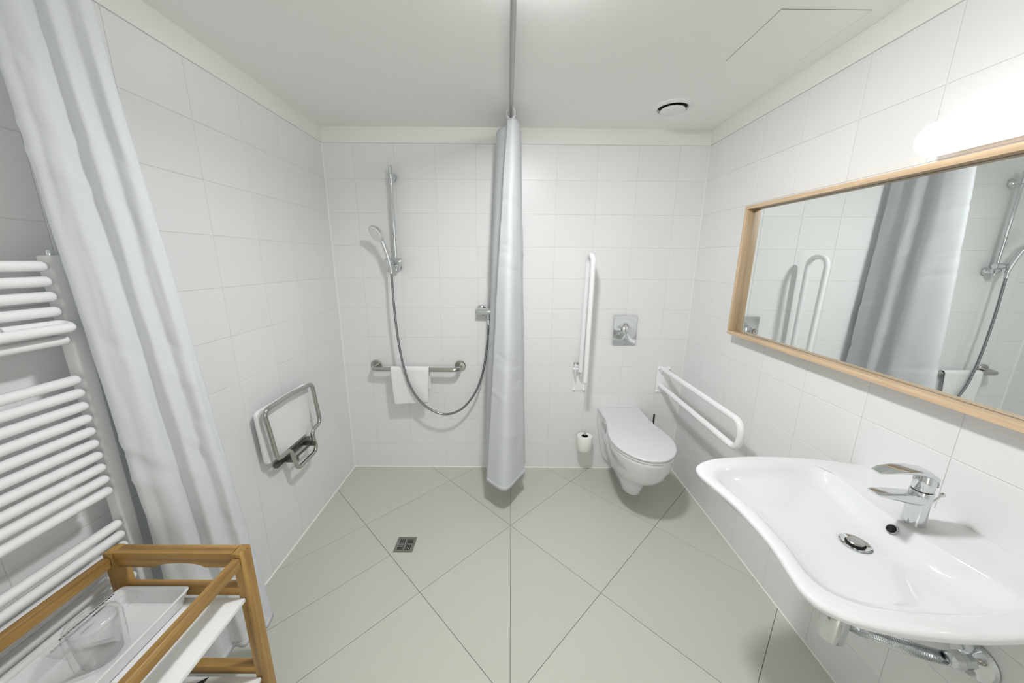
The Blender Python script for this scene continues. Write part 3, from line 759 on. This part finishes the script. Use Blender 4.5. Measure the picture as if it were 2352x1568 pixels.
def ins_ring(P, d, z):      # shrink towards the basin centre but keep the wall side on the wall
    c = Vector((2.10, BY, 0)); o_ = []
    for p in P:
        q_ = p+(c-p).normalized()*d
        if p.x > XR-1e-4: q_.x = XR-0.0005; q_.y = p.y+(BY-p.y)*min(1, d/0.3)
        q_.z = z; o_.append(q_)
    return o_
rings = [ins_ring(OUT, 0.20, 0.705), ins_ring(OUT, 0.15, 0.715), ins_ring(OUT, 0.10, 0.748), ins_ring(OUT, 0.055, 0.782), ins_ring(OUT, 0.020, 0.806), ins_ring(OUT, 0.006, 0.812),
         ins_ring(OUT, 0.0, BZ-0.014), ins_ring(OUT, 0.0, BZ-0.006), ins_ring(OUT, 0.004, BZ-0.0015), ins_ring(OUT, 0.010, BZ)]
mid1 = [a.lerp(b, 0.55) for a, b in zip(OUT, INN)]
for p in mid1: p.z = BZ
rings.append([Vector((p.x, p.y, BZ-0.0005)) for p in mid1])
for k, dz in ((1.04, 0.0007), (1.005, 0.004), (0.975, 0.011), (0.94, 0.021), (0.88, 0.034), (0.79, 0.045), (0.66, 0.0535), (0.50, 0.0595), (0.34, 0.063), (0.2, 0.065), (0.12, 0.066)):
    rings.append(scl(INN, DC, k, BZ-dz))
bm = bmesh.new(); loft(bm, rings)
finish(bm, 'basin', M_CERAMIC, bs, True, 60)
lathe_obj('drain_ring', [(0.0335, 0.0), (0.0345, 0.003), (0.030, 0.0045), (0.022, 0.002), (0.0215, -0.001)], (DC.x, DC.y, BZ-0.0655), M_CHROME, bs, seg=36)
lathe_obj('drain_hole', [(0, 0.0004), (0.0225, 0.0004), (0.0225, 0.0012), (0, 0.0012)], (DC.x, DC.y, BZ-0.0655), M_VOID, bs, seg=30)
lathe_obj('drain_plug', [(0, 0.0015), (0.017, 0.0015), (0.0185, 0.004), (0.0185, 0.0075), (0.016, 0.0095), (0, 0.0105)], (DC.x, DC.y, BZ-0.0655), M_STEEL, bs, seg=30)
oax = Vector((-0.81, 0, 0.58)).normalized(); oc = Vector((2.1935, BY, BZ-0.0235))
lathe_obj('overflow_rim', [(0.0108, -0.003), (0.0128, -0.003), (0.0128, 0.0014), (0.0114, 0.0019), (0.0108, -0.003)], oc, M_CHROME, bs, oax, 24)
lathe_obj('overflow_hole', [(0, -0.003), (0.0112, -0.003), (0.0112, 0.0010), (0, 0.0010)], oc, M_VOID, bs, oax, 24)

# tap
FXp = 2.243
tp = empty('basin_tap', (FXp, BY, BZ), 'chrome single-lever tap at the back of the washbasin', 'tap')
def oval(cx, cz, rx, ry, n=28): return [(cx+rx*math.cos(2*PI*k/n), BY+ry*math.sin(2*PI*k/n), cz) for k in range(n)]
bm = bmesh.new()
loft(bm, [oval(FXp+.002, BZ-0.0005, 0.0245, 0.0240), oval(FXp+.001, BZ+0.012, 0.0235, 0.0230), oval(FXp, BZ+0.05, 0.0230, 0.0225), oval(FXp, BZ+0.094, 0.0235, 0.0230), oval(FXp, BZ+0.098, 0.0228, 0.0224)])
finish(bm, 'body', M_CHROME, tp, True, 45)
bm = bmesh.new()
def sect(x, zc, hy, hz, n=20, pw=0.6):
    o_ = []
    for k in range(n):
        a = 2*PI*k/n; c_, s_ = math.cos(a), math.sin(a)
        o_.append((x, BY+hy*math.copysign(abs(c_)**pw, c_), zc+hz*math.copysign(abs(s_)**pw, s_)))
    return o_
loft(bm, [sect(2.245, BZ+0.074, 0.021, 0.0165), sect(2.215, BZ+0.076, 0.0215, 0.0150), sect(2.18, BZ+0.082, 0.0210, 0.0115), sect(2.15, BZ+0.087, 0.020, 0.0085), sect(2.125, BZ+0.090, 0.0175, 0.006), sect(2.113, BZ+0.0915, 0.014, 0.0025)])
finish(bm, 'spout', M_CHROME, tp, True, 45)
bm = bmesh.new()
loft(bm, [oval(FXp, BZ+0.099, 0.0205, 0.020), oval(FXp, BZ+0.1, 0.0215, 0.021), oval(FXp, BZ+0.128, 0.0222, 0.022), oval(FXp, BZ+0.142, 0.020, 0.020), oval(FXp, BZ+0.146, 0.012, 0.012)])
finish(bm, 'cartridge_cap', M_CHROME, tp, True, 45)
bm = bmesh.new()
loft(bm, [sect(2.264, BZ+0.120, 0.016, 0.010), sect(2.255, BZ+0.136, 0.0215, 0.010), sect(2.235, BZ+0.150, 0.023, 0.0085), sect(2.20, BZ+0.158, 0.0225, 0.0065), sect(2.16, BZ+0.160, 0.021, 0.005), sect(2.125, BZ+0.156, 0.0175, 0.0038), sect(2.106, BZ+0.152, 0.012, 0.0018)])
finish(bm, 'lever', M_CHROME, tp, True, 45)
tube_obj('pop_up_rod', [(FXp+0.018, BY-0.004, BZ+0.048), (FXp+0.050, BY-0.004, BZ+0.083)], 0.0026, M_CHROME, tp, 10)
lathe_obj('pop_up_knob', [(0, -0.006), (0.004, -0.005), (0.0062, 0), (0.004, 0.005), (0, 0.006)], (FXp+0.052, BY-0.004, BZ+0.085), M_CHROME, tp, (0.68, 0, 0.73), 14)

# bottle trap under the basin
bt = empty('bottle_trap', (DC.x, DC.y, 0.445), 'chrome bottle trap hanging under the washbasin', 'trap')
tube_obj('tail_pipe', [(DC.x, DC.y, 0.54), (DC.x, DC.y, 0.712)], 0.016, M_CHROME, bt, 18)
lathe_obj('trap_body', [(0, 0), (0.026, 0.0), (0.032, 0.006), (0.033, 0.09), (0.028, 0.10), (0.017, 0.105), (0, 0.105)], (DC.x, DC.y, 0.445), M_CHROME, bt, seg=30)

wp = empty('waste_pipe', (XR, -1.645, 0.51), 'corrugated chrome waste pipe with round wall rosette under the basin', 'pipe')
lathe_obj('wall_rosette', [(0, 0.0), (0.046, 0.0), (0.048, 0.004), (0.044, 0.012), (0.024, 0.016), (0.018, 0.02), (0, 0.02)], (XR, -1.645, 0.512), M_CHROME, wp, (-1, 0, 0), 36)
lathe_obj('elbow_nut', [(0, 0), (0.02, 0), (0.021, 0.03), (0.017, 0.045), (0, 0.045)], (XR-0.02, -1.645, 0.512), M_CHROME, wp, (-1, 0, 0), 8, 20)
hp2 = smooth_path([(DC.x+0.030, DC.y-0.004, 0.505), (2.16, -1.560, 0.497), (2.21, -1.580, 0.490), (2.26, -1.60, 0.487), (2.30, -1.625, 0.495), (2.318, -1.640, 0.508)], 22)
bm = bmesh.new(); tube(bm, hp2, lambda i: 0.0185 if i % 2 else 0.0150, 16); finish(bm, 'corrugated_pipe', M_CHROME, wp, True, 60)
# angle valve beside it
av = empty('angle_valve', (XR, -1.60, 0.555), 'small chrome angle valve on the wall under the washbasin', 'valve')
lathe_obj('rosette', [(0, 0), (0.024, 0), (0.022, 0.007), (0.01, 0.009), (0.01, 0.04), (0, 0.04)], (XR, -1.60, 0.575), M_CHROME, av, (-1, 0, 0), 24)
lathe_obj('valve_handle', [(0, 0.04), (0.014, 0.04), (0.017, 0.046), (0.017, 0.058), (0, 0.060)], (XR, -1.60, 0.575), M_CHROME, av, (-1, 0, 0), 8, 20)
tube_obj('riser', [(XR-0.03, -1.60, 0.575), (XR-0.03, -1.60, 0.70)], 0.006, M_HOSE, av, 10)

# ================================================================== TOWEL RADIATOR
rd = empty('towel_radiator', (0.0, -1.78, 0.30), 'white ladder towel radiator on the left wall', 'radiator')
ry0, ry1 = -2.06, -1.508
RT = [1.487 - 0.0347*k for k in range(4)] + [1.348, 1.314] + [1.213-0.0346*k for k in range(10)] + [0.799-0.034*k for k in range(8)]
bm = bmesh.new(); rounded_tube(bm, (0.087, ry0, RT[0]), (0.087, ry1, RT[0]), 0.0122, 14)
t0 = finish(bm, 'tube', M_RAD, rd, True)
for z in RT[1:]:
    c = t0.copy(); link(c, rd); c.location = (0, 0, z-RT[0])
for y0, y1 in ((-1.497, -1.462), (-2.10, -2.065)):
    box('collector', (0.047, y0, 0.40), (0.082, y1, 1.512), M_RAD, rd, bev=0.006, seg=3)
for z in (1.45, 0.62):
    for y in (-1.479, -2.083):
        tube_obj('wall_bracket', [(0.0, y, z), (0.05, y, z)], 0.011, M_RAD, rd, 12)
lathe_obj('vent_cap', [(0, 0.012), (0.006, 0.012), (0.008, 0.008), (0.008, 0.0), (0, 0)], (0.064, -1.479, 1.5115), M_CHROME, rd, (0, 0, 1), 12)
# clip-on towel loop on the fifth tube
tube_obj('towel_bar', round_path([(0.092, -1.62, 1.352), (0.092, -1.516, 1.352), (0.113, -1.516, 1.345), (0.116, -2.0, 1.342)], 0.02, 8), 0.0115, M_RAD, rd, 14)

# ================================================================== BAMBOO CART
cx0, cx1, cy0, cy1, cz = 0.128, 0.478, -1.905, -1.560, 0.778
ct = empty('bamboo_cart', ((cx0+cx1)/2, (cy0+cy1)/2, 0), 'bamboo trolley with white shelves in front of the radiator', 'trolley')
pw, pd = 0.024, 0.036
for x in (cx0, cx1-pw):
    for y in (cy0, cy1-pd):
        box('post', (x, y, 0.045), (x+pw, y+pd, cz-0.0005), M_BAM[2], ct, bev=0.003)
for y in (cy0, cy1-pd):
    box('top_bar', (cx0+pw, y+0.003, cz-0.020), (cx1-pw, y+pd-0.003, cz), M_BAM[0], ct, bev=0.003)
    yb = y+pd/2
    bm = bmesh.new()    # board under the bar with the hand-grip arch
    xs = [cx0+pw+(cx1-cx0-2*pw)*k/40 for k in range(41)]; xm_ = (cx0+cx1)/2+0.005
    zt_ = cz-0.020
    prof = []
    for x in xs:
        d = abs(x-xm_); a = 0.062
        prof.append(zt_-0.030+(0.013*math.sqrt(max(0, 1-(d/a)**2)) if d < a else 0))
    for s_ in (0,):
        fr = [bm.verts.new((x, yb-0.008, z)) for x, z in zip(xs, prof)]; ft = [bm.verts.new((x, yb-0.008, zt_)) for x in xs]
        bk = [bm.verts.new((x, yb+0.008, z)) for x, z in zip(xs, prof)]; bt_ = [bm.verts.new((x, yb+0.008, zt_)) for x in xs]
    for k in range(40):
        bm.faces.new((fr[k], fr[k+1], ft[k+1], ft[k])); bm.faces.new((bk[k+1], bk[k], bt_[k], bt_[k+1]))
        bm.faces.new((fr[k+1], fr[k], bk[k], bk[k+1])); bm.faces.new((ft[k], ft[k+1], bt_[k+1], bt_[k]))
    bm.faces.new((fr[0], ft[0], bt_[0], bk[0])); bm.faces.new((fr[-1], bk[-1], bt_[-1], ft[-1]))
    finish(bm, 'grip_board', M_BAM[0], ct)
    for z in (0.655, 0.383, 0.12):
        box('cross_rail', (cx0+pw, y+0.006, z-0.012), (cx1-pw, y+pd-0.006, z+0.014), M_BAM[0], ct, bev=0.002)
for x in (cx0+0.001, cx1-pw+0.004):
    box('side_rail', (x, cy0+pd, cz-0.040), (x+0.019, cy1-pd, cz-0.010), M_BAM[1], ct, bev=0.004, seg=3)
for z in (0.645, 0.372, 0.11):
    box('shelf', (cx0+0.004, cy0+0.006, z-0.012), (cx1-0.008, cy1-pd-0.001, z), M_BOARD, ct, bev=0.0015)
for x in (cx0+pw/2, cx1-pw/2):
    for y in (cy0+pd/2, cy1-pd/2):
        lathe_obj('caster', [(0, -0.011), (0.019, -0.011), (0.0215, -0.007), (0.0215, 0.007), (0.019, 0.011), (0, 0.011)], (x, y, 0.0217), M_BLACK, ct, (0, 1, 0), 20)
        box('caster_fork', (x-0.007, y-0.014, 0.018), (x+0.007, y+0.014, 0.046), M_STEEL, ct, bev=0.002)

# tray on the upper shelf
tx0, tx1, ty0, ty1, tz0, tz1 = 0.168, 0.346, -1.90, -1.604, 0.6455, 0.690
def rrect(x0, x1, y0, y1, r, z): return [(p.x, p.y, z) for p in round_closed([(x0, y0, 0), (x1, y0, 0), (x1, y1, 0), (x0, y1, 0)], r, 5)]
bm = bmesh.new()
loft(bm, [rrect(tx0+.018, tx1-.018, ty0+.018, ty1-.018, .012, tz0), rrect(tx0+.012, tx1-.012, ty0+.012, ty1-.012, .014, tz0+.006), rrect(tx0+.001, tx1-.001, ty0+.001, ty1-.001, .016, tz1-.003), rrect(tx0, tx1, ty0, ty1, .016, tz1-.001), rrect(tx0+.002, tx1-.002, ty0+.002, ty1-.002, .015, tz1),
          rrect(tx0+.006, tx1-.006, ty0+.006, ty1-.006, .013, tz1-.001), rrect(tx0+.016, tx1-.016, ty0+.016, ty1-.016, .010, tz0+.007), rrect(tx0+.022, tx1-.022, ty0+.022, ty1-.022, .008, tz0+.004)])
o = finish(bm, 'tray', M_CERAMIC, None, True, 40); tag(o, 'white rectangular tray on the upper shelf of the trolley', 'tray')
# drinking glass in clear film
GX, GY, GZ = 0.262, -1.738, tz0+0.0045
wb = empty('drinking_glass', (GX, GY, GZ), 'clear drinking glass wrapped in film standing in the white tray', 'glass')
o = lathe_obj('tumbler', [(0, 0.0), (0.030, 0.0), (0.032, 0.003), (0.0385, 0.092), (0.0365, 0.092), (0.0302, 0.010), (0.0, 0.009)], (GX, GY, GZ), M_GLASS, wb, (0, 0, 1), 36)
bm = bmesh.new(); g = []
for r_, z_ in ((0.041, 0.001), (0.043, 0.02), (0.044, 0.05), (0.045, 0.085), (0.042, 0.098), (0.030, 0.104), (0.015, 0.107)):
    row = []
    for k in range(40):
        a = 2*PI*k/40; n_ = 0.0035*noise.noise(Vector((math.cos(a)*3, math.sin(a)*3, z_*40)))+0.002*noise.noise(Vector((math.cos(a)*9, math.sin(a)*9, z_*90)))
        row.append(bm.verts.new((GX+(r_+n_)*math.cos(a), GY+(r_+n_)*math.sin(a), GZ+z_+n_*0.5)))
    g.append(row)
for A, B in zip(g[:-1], g[1:]):
    for k in range(40): bm.faces.new((A[k], A[(k+1) % 40], B[(k+1) % 40], B[k]))
finish(bm, 'film', M_FILM, wb, True)
bm = bmesh.new(); g = []
for i in range(22):       # flattened tail of the bag lying against the tray's far side
    row = []
    for j in range(14):
        u, vv = i/21, j/13
        x = 0.186+0.052*u; y = -1.775+0.155*vv
        z = 0.700-0.012*u+0.003*noise.noise(Vector((u*6, vv*9, 4)))
        row.append(bm.verts.new((x, y, z)))
    g.append(row)
for i in range(21):
    for j in range(13): bm.faces.new((g[i][j], g[i+1][j], g[i+1][j+1], g[i][j+1]))
fl = finish(bm, 'film_tail', M_FILM, wb, True)
md = fl.modifiers.new('thick', 'SOLIDIFY'); md.thickness = 0.0003
bm = bmesh.new(); rnd = random.Random(5)      # tiny printed lettering, too small to read
def dashes(x, y0, y1, h_):
    y = y0
    while y < y1:
        L = rnd.uniform(0.002, 0.006); zz = 0.7065-0.0005
        bbox(bm, (x-h_/2, y, zz), (x+h_/2, min(y+L, y1), zz+0.0003)); y += L+rnd.uniform(0.0006, 0.002)
dashes(0.193, -1.748, -1.642, 0.0040); dashes(0.205, -1.697, -1.672, 0.0036)
finish(bm, 'print', M_INK, fl)
# crumpled white bag on the shelf below
bm = bmesh.new(); g = []
for i in range(27):
    row = []
    for j in range(23):
        u, vv = i/26, j/22
        e = min(1, 6*min(u, 1-u), 6*min(vv, 1-vv))
        hgt = e*(0.020+0.022*(noise.noise(Vector((u*4, vv*4, 7)))+0.6)+0.010*abs(noise.noise(Vector((u*11, vv*11, 2)))))
        hgt += 0.016*math.exp(-((u-.42)**2+(vv-.85)**2)*60)
        row.append(bm.verts.new((0.20+0.235*u+0.006*noise.noise(Vector((u*3, vv*5, 1))), -1.895+0.285*vv+0.006*noise.noise(Vector((vv*3, u*5, 9))), 0.3725+max(0, hgt))))
    g.append(row)
for i in range(26):
    for j in range(22): bm.faces.new((g[i][j], g[i+1][j], g[i+1][j+1], g[i][j+1]))
o = finish(bm, 'plastic_bag', M_PLASTIC, None, True, 25); tag(o, 'crumpled white plastic bag on the middle shelf of the trolley', 'bag')
bm = bmesh.new(); prism(bm, [(0.325, -1.640), (0.350, -1.640), (0.352, -1.622)], 0.408, 0.4095); finish(bm, 'print', M_INK, o)
